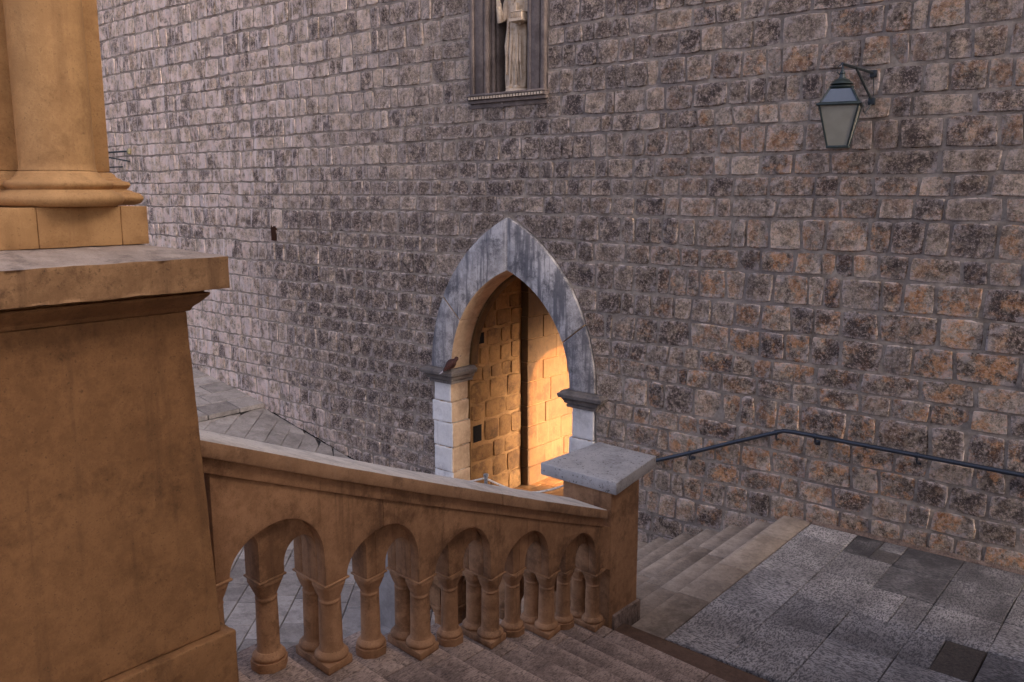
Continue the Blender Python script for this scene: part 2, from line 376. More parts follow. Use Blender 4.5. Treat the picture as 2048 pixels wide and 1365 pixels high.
# upper stairs (foreground) --------------------------------------------
RZ = .144
def Xf(Y): return -3.607 - .0962 * (Y - 2.8)
def nos(k, X): return 6.43 - .381 * k - .10 * (X + 3.6)
st1 = tag(link('upper_stairs', None, None, (-1, 3, 0)), kind='structure')
random.seed(11)
for k in range(0, 16):
    z = RZ * k
    y1f = (lambda X, k=k: nos(k, X)); y0f = (lambda X, k=k: nos(k + 1, X) - .06)
    if k == 0:
        cuts_ = [-3.95, -2.42, -1.3, 0.2, 2.6]; y1f = lambda X: 6.445 - .10 * (X + 3.5) * .55 ; mat = 'tread'
    else:
        c0 = Xf(nos(k, -3.6)) + .10 + .015 * (k % 3)
        cuts_ = [Xf(nos(k, -3.6)) - .42, c0]
        x = c0 + random.uniform(.55, 1.5)
        while x < 2.2: cuts_.append(x); x += random.uniform(.9, 1.7)
        cuts_.append(2.6)
    for i in range(len(cuts_) - 1):
        a, c = cuts_[i] + .003, cuts_[i + 1] - .003
        pts = [(a, y0f(a)), (c, y0f(c)), (c, y1f(c)), (a, y1f(a))]
        top = z + (.002 if k == 0 else random.uniform(-.002, .002))
        tb = (.25 if k == 0 else random.uniform(.15, .55)) + (.15 if i == 0 and k % 2 == 0 else 0); rings = []; tn = []
        for f_, e_ in ((0, 0), (.55, 0), (.80, .25), (1, .6)):      # paler towards the nosing: wear plus the riser's shade put into tone
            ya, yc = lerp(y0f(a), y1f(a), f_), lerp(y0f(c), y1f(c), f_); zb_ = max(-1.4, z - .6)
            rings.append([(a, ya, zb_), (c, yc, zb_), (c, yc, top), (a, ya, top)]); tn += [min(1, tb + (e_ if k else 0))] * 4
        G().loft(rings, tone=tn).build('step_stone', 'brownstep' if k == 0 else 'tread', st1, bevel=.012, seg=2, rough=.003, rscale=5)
# solid core of the stair outside the balustrade
G().hexa([(-4.35, 6.0, -1.45), (-3.5, 6.0, -1.45), (-3.5, .6, -1.45), (-3.85, .6, -1.45), (-4.33, 6.0, .02), (-3.5, 6.0, .02), (-3.5, .6, 2.0), (-3.84, .6, 2.0)]).build('stair_core', 'balu', st1)

# unseen wall added right of the stair to shade the foreground
fk = tag(G().box(2.6, 3.3, -1.2, 8.2, -1.4, 9.0, tone=.5).build('added_shade_wall', 'tread2'), kind='structure')

# lower stairs (down to the gate) ---------------------------------------
st2 = tag(link('lower_stairs', None, None, (-5, 8, 0)), kind='structure')
random.seed(5)
SPL = {0: [9.3, 8.25, 7.35], 1: [8.7, 7.6], 2: [9.15, 7.9], 3: [9.4, 8.3, 7.2], 4: [8.8, 7.7], 5: [9.2, 8.1], 6: [8.6, 7.4], 7: [9.1, 8.0], 8: [8.5]}
for j in range(0, 9):
    z = -.147 * j; x1 = -3.51 if j == 0 else -3.87 - .345 * (j - 1) + .03; x0 = -3.87 - .345 * j
    ys = [WY + .02] + SPL[j] + [5.95 if j == 0 else 6.42]
    for i in range(len(ys) - 1):
        a, c = ys[i + 1] + .003, ys[i] - .003
        sk = lambda x, y: x + .012 * noise.noise((x * 3, y, 0))
        pts = [(x0, a), (x1 - .004, a), (x1 - .004, c), (x0, c)]
        if j == 0 and i == len(ys) - 2:
            pts = [(x0, 6.44), (x1 - .004, 6.44), (x1 - .004, c), (x0, c)]
        tb = random.uniform(.05, .45); tn = []; rings = []; top = z + random.uniform(-.002, .002)
        (xa, ya), (xb, yb) = pts[0], pts[2]
        for f_, e_ in ((0, .55), (.22, .3), (.5, .1), (1, 0)):  # tone darkens towards the riser: its shade put into colour, with nosing wear
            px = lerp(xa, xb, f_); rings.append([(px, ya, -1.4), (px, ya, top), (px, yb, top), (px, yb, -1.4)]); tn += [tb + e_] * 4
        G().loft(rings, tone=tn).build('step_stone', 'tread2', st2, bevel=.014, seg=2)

# ================================================================== CITY WALL
ZT = 15.5
wall = thing('city_wall', (-8.3, WY, -1.3), 'huge weathered grey brown stone block city wall filling the background around the pointed gate', 'wall')
mp = WY + .006    # mortar plane
fnY = lambda u, v, d: (u, d, v)
NX0, NX1, NZ0, NZ1 = -8.98, -7.58, 5.28, 8.3
def core(poly, y0=mp, y1=11.83):
    return G().prism(poly, fnY, y0, y1)
xl, xr = GX - GOUT, GX + GOUT
core([(-45, -2), (xl, -2), (xl, ZT), (-45, ZT)]).build('wall_core', 'mortar', wall)
core([(xr, -2), (60, -2), (60, ZT), (xr, ZT)], y1=12.25).build('wall_core', 'mortar', wall)
ap = []
n = 16
zt_in = GAO
for i in range(n + 1):
    z = lerp(GZ, GAO, i / n); hw = arch_half(z, GOUT, RO); ap.append((GX - max(0, hw), z))
ap2 = [(2 * GX - x, z) for x, z in ap]
core(ap + [(GX, NZ0), (xl, NZ0)]).build('wall_core', 'mortar', wall)
core([(GX, NZ0)] + ap2[::-1][0:] + [(xr, NZ0)]).build('wall_core', 'mortar', wall)
core([(xl, NZ0), (NX0 + .02, NZ0), (NX0 + .02, ZT), (xl, ZT)]).build('wall_core', 'mortar', wall)
core([(NX1 - .02, NZ0), (xr, NZ0), (xr, ZT), (NX1 - .02, ZT)]).build('wall_core', 'mortar', wall)
core([(NX0 + .02, NZ1), (NX1 - .02, NZ1), (NX1 - .02, ZT), (NX0 + .02, ZT)]).build('wall_core', 'mortar', wall)
core([(NX0 + .02, NZ0), (NX1 - .02, NZ0), (NX1 - .02, NZ1), (NX0 + .02, NZ1)], y0=WY + .62).build('wall_core', 'niche', wall)

# camera projection, only to leave out stones that no view can see
def proj(p):
    d = Vector(p) - Vector((0, 0, CAMZ))
    fw = Vector((-math.sin(B) * math.cos(P), math.cos(B) * math.cos(P), -math.sin(P))); rt = Vector((math.cos(B), math.sin(B), 0)); u = rt.cross(fw)
    z = d.dot(fw)
    return (1024 + 1732 * d.dot(rt) / z, 682.5 - 1732 * d.dot(u) / z, z)
HOLES = [(-14.116, 3.169, .075, .14)]     # putlog holes: x, z, half width, half height
RIM = []
def stone_verts(q, depth, seed, nx=5, ny=4, rnd=.17, edge=.02, fx=None):
    """q: bottom-left, bottom-right, top-right, top-left (x,z).  Pillowed irregular block face with its edge sunk in the joint."""
    rg = random.Random(seed); vs = []; n1 = nx + 1; n2 = ny + 1
    w_ = (q[1][0] - q[0][0]); h_ = (q[3][1] - q[0][1]); bulge = rg.uniform(.35, 1.0)
    tx, tz = rg.uniform(-.012, .012), rg.uniform(-.012, .012)
    pc = [rg.uniform(.3, 1.0) for _ in range(4)]
    us = [0, .045, .33, .67, .955, 1] if nx == 5 else [i / nx for i in range(n1)]
    wsx = [0, .06, .5, .94, 1] if ny == 4 else [i / ny for i in range(n2)]
    del RIM[:]
    for j, vv in enumerate(wsx):
        for i, uu in enumerate(us):
            u, v = uu, vv
            # round off the corners
            cu, cv = 2 * u - 1, 2 * v - 1
            ci = (1 if cu > 0 else 0) + (2 if cv > 0 else 0)
            k = rnd * pc[ci] * (abs(cu) ** 3) * (abs(cv) ** 3)
            u = .5 + .5 * cu * (1 - k * min(1, .8 * h_ / max(w_, .05))); v = .5 + .5 * cv * (1 - k)
            x = lerp(lerp(q[0][0], q[1][0], u), lerp(q[3][0], q[2][0], u), v)
            z = lerp(lerp(q[0][1], q[1][1], u), lerp(q[3][1], q[2][1], u), v)
            border = i in (0, nx) or j in (0, ny); ring = i in (1, nx - 1) or j in (1, ny - 1)
            nn = noise.noise((x * 7 + seed * .37, z * 7, seed * .11)); jx = noise.noise((x * 9, z * 9 + 40, seed * .2))
            if border: d = -edge; x += .014 * jx; z += .014 * nn
            elif ring: d = depth * .8 + .007 * nn
            else: d = depth * (.85 + .25 * bulge) + .012 * nn
            d += (0 if border else tx * cu + tz * cv)
            vs.append((x, d, z)); RIM.append(1. if border else (.55 if ring else 0.))
    fs = []
    for j in range(ny):
        for i in range(nx):
            a = j * n1 + i; fs.append((a, a + 1, a + n1 + 1, a + n1))
    return vs, fs

stones = []
random.seed(21)
z = -2.0; course = 0
while z < 10.2:
    h = random.uniform(.225, .39) * (1.0 if z < 6 else 1.05)
    z1 = z + h; zm = (z + z1) / 2
    bz = lambda x, zz, c: zz + (.020 + .016 * max(0, min(1, (-9 - x) / 6))) * noise.noise((x * .9, c * 3.1, 2.)) + (.012 + .008 * max(0, min(1, (-9 - x) / 6))) * noise.noise((x * 3., c * 3.1, 9.))
    # forbidden x interval at this height
    blocks = []
    def gate_lim(zz):
        hw = arch_half(zz, GOUT, RO) if zz > GZ else GOUT
        return hw
    if z < GAO:
        h0, h1 = gate_lim(z), (gate_lim(z1) if z1 < GAO else -.02)
        blocks.append((GX - h0, GX - h1, GX + h1, GX + h0))        # left bottom, left top, right top, right bottom
    if z1 > NZ0 + .03 and z < NZ1: blocks.append((NX0, NX0, NX1, NX1))
    segs = []
    lft = (-27., -27.)
    for b0, b1, b2, b3 in blocks: segs.append((lft, (b0, b1))); lft = (b3, b2)
    segs.append((lft, (2.5, 2.5)))
    for (la, lb), (ra, rb) in segs:
        x0, t0 = la, lb
        while True:
            far = max(0, min(1, (-10 - x0) / 8))
            wd = random.choice((random.uniform(.22, .40), random.uniform(.34, .54), random.uniform(.42, .74))) * (lerp(.72, .70, far) + .25 * max(0, min(1, (x0 + 5.5) / 3)))
            if random.random() < .07: wd *= .55
            x1 = x0 + wd; t1 = x1 + random.uniform(-.03, .03)
            end = False
            if min(ra - x1, rb - t1) < .17: x1, t1, end = ra, rb, True
            gp = random.uniform(.002, .009) * lerp(1, .35, far)
            xm = (x0 + x1) / 2
            pr = proj((xm, WY, zm))
            if pr[2] > 0 and -260 < pr[0] < 2300 and -160 < pr[1] < 1250 and z1 > zs(xm) - .2:
                q = [(x0 + gp, bz(x0, z, course) + gp), (x1 - gp, bz(x1, z, course) + gp), (t1 - gp, bz(t1, z1, course + 1) - gp), (t0 + gp, bz(t0, z1, course + 1) - gp)]
                if min(q[1][0] - q[0][0], q[2][0] - q[3][0]) > .03:
                    skip = any(abs(xm - hx) < hw and abs(zm - hz) < hh for hx, hz, hw, hh in HOLES)
                    if not skip: stones.append((q, pr, xm, zm))
            x0, t0 = x1, t1
            if end: break
    z = z1; course += 1
def size_px(s):
    q = s[0]; ps = [proj((x, WY, zz)) for x, zz in q]
    if not all(-10 < p[0] < 2058 and -10 < p[1] < 1375 for p in ps): return 0
    c = s[1]
    if c[0] < 330 and c[1] > 500: return 0        # behind the near pier
    return abs(sum(ps[i][0] * ps[(i + 1) % 4][1] - ps[(i + 1) % 4][0] * ps[i][1] for i in range(4))) / 2
order = sorted(range(len(stones)), key=lambda i: -size_px(stones[i]))
big = set(order[:300])
rest = G()
def blob(x, z, cx, cz, rx, rz): return math.exp(-((x - cx) / rx) ** 2 - ((z - cz) / rz) ** 2)
for i, (q, pr, xm, zm) in enumerate(stones):
    rg = random.Random(i * 7 + 1)
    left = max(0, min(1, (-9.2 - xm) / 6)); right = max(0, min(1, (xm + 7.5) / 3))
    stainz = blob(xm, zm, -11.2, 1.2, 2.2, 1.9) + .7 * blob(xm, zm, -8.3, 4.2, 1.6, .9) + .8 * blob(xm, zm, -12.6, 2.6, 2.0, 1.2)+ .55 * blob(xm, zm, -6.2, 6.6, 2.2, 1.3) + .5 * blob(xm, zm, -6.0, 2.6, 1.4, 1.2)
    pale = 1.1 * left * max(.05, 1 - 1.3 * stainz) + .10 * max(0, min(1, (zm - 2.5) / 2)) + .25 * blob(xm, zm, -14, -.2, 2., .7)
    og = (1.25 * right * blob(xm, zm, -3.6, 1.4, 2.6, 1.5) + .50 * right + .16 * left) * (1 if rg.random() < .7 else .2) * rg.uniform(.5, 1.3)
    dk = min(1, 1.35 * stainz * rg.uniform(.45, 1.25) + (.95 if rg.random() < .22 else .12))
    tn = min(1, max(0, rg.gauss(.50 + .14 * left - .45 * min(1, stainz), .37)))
    vs, fs = stone_verts(q, rg.uniform(.006, .020), i)
    vs = [(x, WY - .0 - d, zz) for x, d, zz in vs]
    at = dict(rim=list(RIM), tone=tn, orange=min(1, og), dark=dk, pale=min(1, pale))
    if i in big:
        G().add(vs, fs, **at).build('stone', 'wall', wall, angle=30)
    else: rest.add(vs, fs, **at)
o = rest.build('far_stonework', 'wall', wall, angle=30); o['kind'] = 'stuff'
for hx, hz, hw, hh in HOLES:
    G().box(hx - hw, hx + hw, WY - .022, WY + .02, hz - hh, hz + hh).build('hole_shade_patch', 'rusthole', wall)  # nearly flush dark box stands in for the hole's shade
# ragged rubble and gutter line where the wall meets the street on the left
q = G()
for i in range(60):
    xa = -14.6 + i * .08
    yy = WY - .03 - .02 * noise.noise((xa * 4, 0, 3))
    q.add([(xa, yy, zs(xa) + .006), (xa + .08, yy, zs(xa + .08) + .006), (xa + .08, WY + .03, zs(xa + .08) + .006), (xa, WY + .03, zs(xa) + .006)], [(0, 1, 2, 3)])
q.build('gutter_gap', 'void', street)

# ================================================================== GATE
gate = thing('gate_arch', (GX, WY, -1.32), 'pointed stone gateway arch with grey streaked voussoirs and pale jambs', 'archway')
YF, YB = WY - .045, WY + .40
def vouss(side, z0, z1, mat, tn, top=False):
    """ring piece of the pointed arch between two inner heights, on one side"""
    ni = 12; inn = []; out = []
    a0 = math.asin(max(0, (z0 - GZ)) / RI); a1 = math.asin(min(1, (z1 - GZ) / RI))
    A1 = math.asin((GAI - GZ) / RI); O1 = math.asin((GAO - GZ) / RO)
    for i in range(ni + 1):
        t = lerp(a0, a1, i / ni)
        inn.append((RI * math.cos(t) - (RI - GIN), GZ + RI * math.sin(t)))
        T = t / A1 * O1
        out.append((RO * math.cos(T) - (RO - GOUT), GZ + RO * math.sin(T)))
    if top: inn[-1] = (.003, GAI); out[-1] = (.003, GAO)
    poly = [(GX + side * x, zz) for x, zz in inn + out[::-1]]
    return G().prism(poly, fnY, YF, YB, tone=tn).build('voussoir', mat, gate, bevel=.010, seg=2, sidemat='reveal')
vouss(-1, GZ + .004, 1.935, 'gate', .15); vouss(-1, 1.945, GAI, 'gate', .6, True)
vouss(1, GZ + .004, 1.795, 'gate', .15); vouss(1, 1.805, GAI, 'gate', .6, True)
# slimmer inner order of the arch
for side in (-1, 1):
    ni = 14; inn = []; out = []
    A1 = math.asin((GAI - GZ) / RI)
    for i in range(ni + 1):
        t = A1 * i / ni; x = RI * math.cos(t) - (RI - GIN); zz = GZ + RI * math.sin(t)
        inn.append((max(.002, x - .03), zz - .03 * math.sin(t))); out.append((x + .12, zz + .12))
    G().prism([(GX + side * x, zz) for x, zz in inn + out[::-1]], fnY, YB + .004, YB + .17, tone=.5).build('inner_arch_rib', 'ashlar', gate, bevel=.01)
# jambs
LJ = [.91, .56, .21, -.21, -.63, -1.32]; RJ = [.91, .22 + .2, -.12, -.55, -1.0, -1.32]
for side, J in ((-1, LJ), (1, RJ)):
    for i in range(len(J) - 1):
        rg = random.Random(i * 3 + side); ow = GOUT + rg.uniform(-.03, .02); iw = GIN + rg.uniform(-.015, .012) + (.03 if i == 0 else 0)
        z1, z0 = J[i] - .004 - (.02 if i == 0 else 0), J[i + 1] + .004
        xa, xb = sorted((GX + side * ow, GX + side * iw))
        G().box(xa, xb, YF + .02 + rg.uniform(-.008, .008), YB + rg.uniform(-.02, .02), z0, z1, tone=rg.uniform(.45, .95)).build('jamb_block', 'jamb', gate, bevel=.016, seg=2, cuts=3, rough=.008, rscale=7, sidemat='reveal')
# imposts: moulded capitals
for side in (-1, 1):
    prof = [(0, .0), (.025, .0), (.03, .045), (.012, .048), (.012, .058), (.05, .062), (.06, .10), (.085, .13), (.07, .134), (.07, .145), (.12, .15), (.13, .20), (.12, .215), (.10, .22), (.08, .25), (0, .25)]
    rings = []
    z0 = GZ - .245
    for off, dz in [(o_, d_) for o_, d_ in prof[1:-1]]:
        xi, xo = GX + side * (GIN - off), GX + side * (GOUT + off * (1.25 if side < 0 else 1.6))
        rings.append([(xi, YF - off, z0 + dz), (xo, YF - off, z0 + dz), (xo, YB + .05, z0 + dz), (xi, YB + .05, z0 + dz)])
    G().loft(rings, tone=.5).build('impost', 'impost', gate, bevel=.003, seg=1, angle=20)

# passage behind the gate ------------------------------------------------
pw = thing('passage_wall', (-9.6, 11, -1.3), 'rough orange lit rubble side wall inside the gate passage', 'wall')
PX = -9.45
G().box(PX - .6, PX - .022, YB + .02, 11.83, -1.5, 4.2).build('wall_core', 'passmortar', pw)
random.seed(33); z = -1.34; c = 0
while z < 3.3:
    h = random.uniform(.24, .34) if z > .6 else random.uniform(.30, .44); z1 = z + h; y0 = YB + .02
    while y0 < 11.82:
        wd = random.uniform(.22, .42) if z > .6 else random.uniform(.3, .6); y1 = y0 + wd
        if 11.82 - y1 < .16: y1 = 11.825
        gp = .010
        qd = [(y0 + gp, z + gp + random.uniform(-.02, .02)), (y1 - gp, z + gp + random.uniform(-.02, .02)), (y1 - gp, z1 - gp + random.uniform(-.02, .02)), (y0 + gp, z1 - gp + random.uniform(-.02, .02))]
        hole = (abs((y0 + y1) / 2 - 10.62) < .13 and (abs((z + z1) / 2 - .05) < .17 or abs((z + z1) / 2 - 1.62) < .12))
        if not hole:
            vs, fs = stone_verts(qd, random.uniform(.002, .012), c + 900, rnd=.22, edge=.012)
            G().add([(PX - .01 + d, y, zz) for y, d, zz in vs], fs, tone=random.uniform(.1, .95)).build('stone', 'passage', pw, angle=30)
        else:
            G().box(PX - .015, PX - .012, y0 + .06, y1 - .06, z + .06, z1 - .06).build('hole_shade_patch', 'void', pw)  # thin black plate stands in for the shade inside the hole
        y0 = y1; c += 1
    z = z1
aw = thing('ashlar_wall', (-9.5, 13.5, -1.3), 'smooth sunlit golden ashlar wall beyond the gate passage', 'wall')
AX = -9.33
G().box(AX - .8, AX - .02, 11.86, 19, -1.5, 8).build('wall_core', 'passmortar', aw)
random.seed(8); zz = -1.34; hs = [.36, .34, .42, .38, .44, .36, .42, .40, .44, .38, .46, .4, .42, .45, .4]
for ci, h in enumerate(hs):
    y0 = 11.84; first = True
    while y0 < 16.5:
        ln = random.uniform(.45, .62) if (first and ci % 2) else random.uniform(.55, 1.05); y1 = y0 + ln
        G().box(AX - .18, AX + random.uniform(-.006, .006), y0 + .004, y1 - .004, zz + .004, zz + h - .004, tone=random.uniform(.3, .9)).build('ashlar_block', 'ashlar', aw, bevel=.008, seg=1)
        first = False; y0 = y1
    zz += h
# unseen side wall added, its arch shaping the sun patch; passage vault
gh = thing('sun_mask_wall', (-6.8, 14, -1.3), 'unseen masonry added behind the right jamb to shape the sun patch', 'building')
hp = [(12.26, -1.5), (12.8, -1.5), (12.8, 1.15)] + [(14.05 - 1.25 * math.cos(math.pi * i / 14), 1.15 + .95 * math.sin(math.pi * i / 14)) for i in range(15)] + [(15.3, -1.5), (19, -1.5), (19, 8), (12.26, 8)]
G().prism(hp, lambda u, v, d: (d, u, v), -7.1, -6.4).build('side_wall', 'ashlar', gh)
G().box(-10.0, -6.7, YB + .2, 11.83, 3.7, 4.0).build('vault', 'passmortar', gh)
fl = tag(link('passage_floor', None, None, (-8.3, 12, -1.32)), kind='structure')
random.seed(14); y = 9.2
G().box(-9.5, -6.9, 9.9, 19, -1.6, -1.335).build('floor_bed', 'joint', fl)
y = 10.02
while y < 17:
    ln = random.uniform(.34, .5); x = -9.46 + random.uniform(-.3, 0)
    while x < -7.0:
        wd = random.uniform(.35, .6)
        G().box(max(x, -9.46) + .006, min(x + wd, -6.98) - .006, y + .006, y + ln - .006, -1.36, -1.316 + random.uniform(-.003, .003), tone=random.random()).build('floor_slab', 'passage', fl, bevel=.006, seg=1)
        x += wd
    y += ln

# ================================================================== NICHE AND STATUE
nf = thing('statue_niche', (GX, WY, NZ0), 'tall dark moulded stone niche frame high above the gate', 'niche')
def vstrip(x0, x1, y0, y1, name='jamb_moulding', z0=NZ0 + .10, z1=NZ1 - .25, mat='darkframe', tn=.5):
    G().box(x0, x1, y0, y1, z0, z1, tone=tn).build(name, mat, nf, bevel=.008)
for sgn in (-1, 1):
    m = lambda a, b_: sorted((GX + sgn * a, GX + sgn * b_))
    a = m(.70, .63); vstrip(a[0], a[1], WY - .07, WY + .5, tn=.75)
    a = m(.628, .60); vstrip(a[0], a[1], WY - .03, WY + .5, tn=.9)
    a = m(.598, .45); vstrip(a[0], a[1], WY - .045, WY + .5, tn=.3)
    q = G(); q.tube([(GX + sgn * .41, WY - .01, NZ0 + .1), (GX + sgn * .41, WY - .01, NZ1 - .25)], .045, 14, tone=.25); q.build('colonnette', 'darkframe', nf)
    a = m(.448, .37); vstrip(a[0], a[1], WY + .035, WY + .5, tn=.15)
    q = G(); q.tube([(GX + sgn * .345, WY + .07, NZ0 + .1), (GX + sgn * .345, WY + .07, NZ1 - .25)], .03, 12, tone=.1); q.build('colonnette', 'darkframe', nf)
    a = m(.368, .295); vstrip(a[0], a[1], WY + .12, WY + .5, tn=.1)
for i, (dy, z0, z1, tn) in enumerate(((.12, NZ0 + .07, NZ0 + .10, .9), (.10, NZ0 + .02, NZ0 + .068, .5), (.07, NZ0 - .03, NZ0 + .018, .7), (.03, NZ0 - .10, NZ0 - .032, .25))):
    G().box(GX - .72 - dy * .15, GX + .72 + dy * .15, WY - dy, WY + .55, z0, z1, tone=tn).build('sill', 'darkframe', nf, bevel=.005)
for i in range(26):
    xx = GX - .69 + i * .054
    G().box(xx, xx + .032, WY - .112, WY - .098, NZ0 + .026, NZ0 + .062, tone=.9).build('dentil', 'statue', nf)
G().box(GX - .74, GX + .74, WY - .09, WY + .5, NZ1 - .25, NZ1 - .1, tone=.4).build('lintel', 'darkframe', nf, bevel=.01)

stt = thing('saint_statue', (GX + .02, WY + .22, NZ0 + .10), 'pale carved stone figure of a robed bearded man standing in the wall niche', 'statue')
SX, SY, SZ = GX + .03, WY + .20, NZ0 + .10
def robe(z, rx, ry, fold, n=48, yo=0., xo=0.):
    ring = []
    for j in range(n):
        a = 2 * math.pi * j / n
        k = 1 + fold * (math.sin(9 * a + .6 * math.sin(z * 4)) * .6 + math.sin(14 * a + 1.3) * .4)
        ring.append((SX + xo + rx * k * math.cos(a), SY + yo + ry * k * math.sin(a), SZ + z))
    return ring
rings = [robe(.06, .17, .14, .05), robe(.10, .20, .15, .16), robe(.25, .205, .15, .20), robe(.55, .20, .145, .20), robe(.85, .195, .14, .17), robe(1.10, .19, .135, .12),
         robe(1.30, .20, .135, .09), robe(1.48, .215, .13, .05), robe(1.58, .19, .12, .02), robe(1.64, .11, .09, .0), robe(1.68, .065, .065, 0), robe(1.73, .068, .07, 0, yo=-.01),
         robe(1.78, .085, .095, 0, yo=-.015), robe(1.86, .092, .105, 0, yo=-.015), robe(1.93, .085, .095, 0, yo=-.01), robe(1.97, .10, .09, 0), robe(2.10, .085, .06, 0), robe(2.22, .02, .02, 0)]
q = G().loft(rings, tone=.75)
# beard, nose and brow
q.loft([[(SX + x * s, SY - .09 - .03 * s + y, SZ + z) for x, y in ((-.075, 0), (.075, 0), (.075, -.05), (-.075, -.05))] for z, s in ((1.80, 1.), (1.66, .9), (1.52, .65), (1.42, .25))], tone=.4)
q.loft([[(SX + x, SY - .105 + y, SZ + z) for x, y in ((-w_, 0), (w_, 0), (w_, -d), (-w_, -d))] for z, w_, d in ((1.82, .018, .035), (1.88, .010, .012))], tone=.7)
# long front folds of the mantle
for dx, w_, z0, z1 in ((-.12, .035, .30, 1.2), (-.045, .03, .15, 1.15), (.03, .028, .10, 1.0), (.10, .03, .12, .95), (.16, .025, .2, .9)):
    q.tube([(SX + dx, SY - .135, SZ + z0), (SX + dx * .95, SY - .155, SZ + (z0 + z1) / 2), (SX + dx * .8, SY - .12, SZ + z1)], [w_ * .7, w_, w_ * .5], 8, tone=.8)
# raised right arm with hand, bent left arm
q.tube([(SX - .19, SY - .02, SZ + 1.50), (SX - .24, SY - .06, SZ + 1.22), (SX - .23, SY - .16, SZ + 1.16), (SX - .235, SY - .20, SZ + 1.40)], [.07, .062, .055, .042], 12, tone=.75)
for k, (dx, ln) in enumerate(((-.03, .09), (-.01, .11), (.01, .105), (.03, .085))):
    q.tube([(SX - .235 + dx * .8, SY - .20, SZ + 1.38), (SX - .235 + dx, SY - .21, SZ + 1.42 + ln)], [.013, .009], 6, tone=.8)
q.tube([(SX - .20, SY - .20, SZ + 1.38), (SX - .18, SY - .22, SZ + 1.44)], [.013, .010], 6, tone=.8)
q.tube([(SX + .19, SY - .02, SZ + 1.50), (SX + .23, SY - .05, SZ + 1.20), (SX + .16, SY - .20, SZ + 1.10)], [.07, .065, .045], 12, tone=.75)
q.build('body', 'statue', stt, angle=80)
q = G(); q.lathe([(.23, 0), (.23, .03), (.205, .045), (.205, .07)], (SX, SY, SZ - .005), 24, tone=.9); q.build('pedestal', 'statue', stt)
for sx in (-.07, .08):
    q = G(); q.loft([[(SX + sx + a * .04 * k, SY - .12 - b_ * .06, SZ + .065 + zz) for a, b_ in ((-1, -1), (1, -1), (1, 1.2), (-1, 1.2))] for zz, k in ((0, 1), (.03, .9), (.05, .5))], tone=.8); q.build('foot', 'statue', stt, bevel=.01)
q = G(); q.box(SX + .05, SX + .29, SY - .30, SY - .12, SZ + 1.10, SZ + 1.15, tone=.6); q.box(SX + .065, SX + .275, SY - .285, SY - .135, SZ + 1.152, SZ + 1.24, tone=.9)
for i in range(5): q.box(SX + .075 + i * .04, SX + .095 + i * .04, SY - .295, SY - .287, SZ + 1.155, SZ + 1.235, tone=.7)
q.box(SX + .055, SX + .285, SY - .295, SY - .125, SZ + 1.242, SZ + 1.262, tone=.8)
q.box(SX + .10, SX + .15, SY - .25, SY - .17, SZ + 1.263, SZ + 1.40, tone=.9)
q.build('held_building_model', 'statue', stt, bevel=.004, seg=1)

stt.scale = (.95, .95, .87)
# ================================================================== BALUSTRADES
def rampant(sl, zl, sr, zr, zc, n=10):
    """points of an arch from (sl,zl) over the crown at height zc to (sr,zr)"""
    c = (sl + sr) / 2; r = (sr - sl) / 2; pts = []
    for zb, sg in ((zl, -1), (zr, 1)):
        ry = min(r, zc - zb) if sg > 0 else (zc - zb); ry = min(max(ry, .02), r * 1.05)
        arc = [(c + sg * r * math.cos(math.pi / 2 * i / n), zc - ry + ry * math.sin(math.pi / 2 * i / n)) for i in range(n + 1)]
        if zc - ry - zb > .004: arc = [(c + sg * r, zb)] + arc
        pts.append(arc)
    return pts[0] + pts[1][::-1][1:]

def capital_rings(P_, s, t, z, hs, ht, r, n=16):
    rings = []
    for zz, k, rr in ((0, 0, r), (.008, 0, r * 1.14), (.02, 0, r * 1.14), (.026, 0, r * 1.04), (.05, .22, r * 1.12), (.085, .62, 1), (.105, .9, 1), (.108, 1.0, 1), (.13, 1.0, 1)):
        ring = []
        for j in range(n):
            a = 2 * math.pi * (j + .5) / n; cx, cy = math.cos(a), math.sin(a); m = max(abs(cx), abs(cy))
            rad = r * rr if rr < .2 else rr
            rc = rr if rr < .5 else r * 1.2
            x = lerp(cx * rc, cx / m * hs, k); y = lerp(cy * rc, cy / m * ht, k)
            ring.append(P_(s + x, t + y, z + zz))
        rings.append(ring)
    return rings

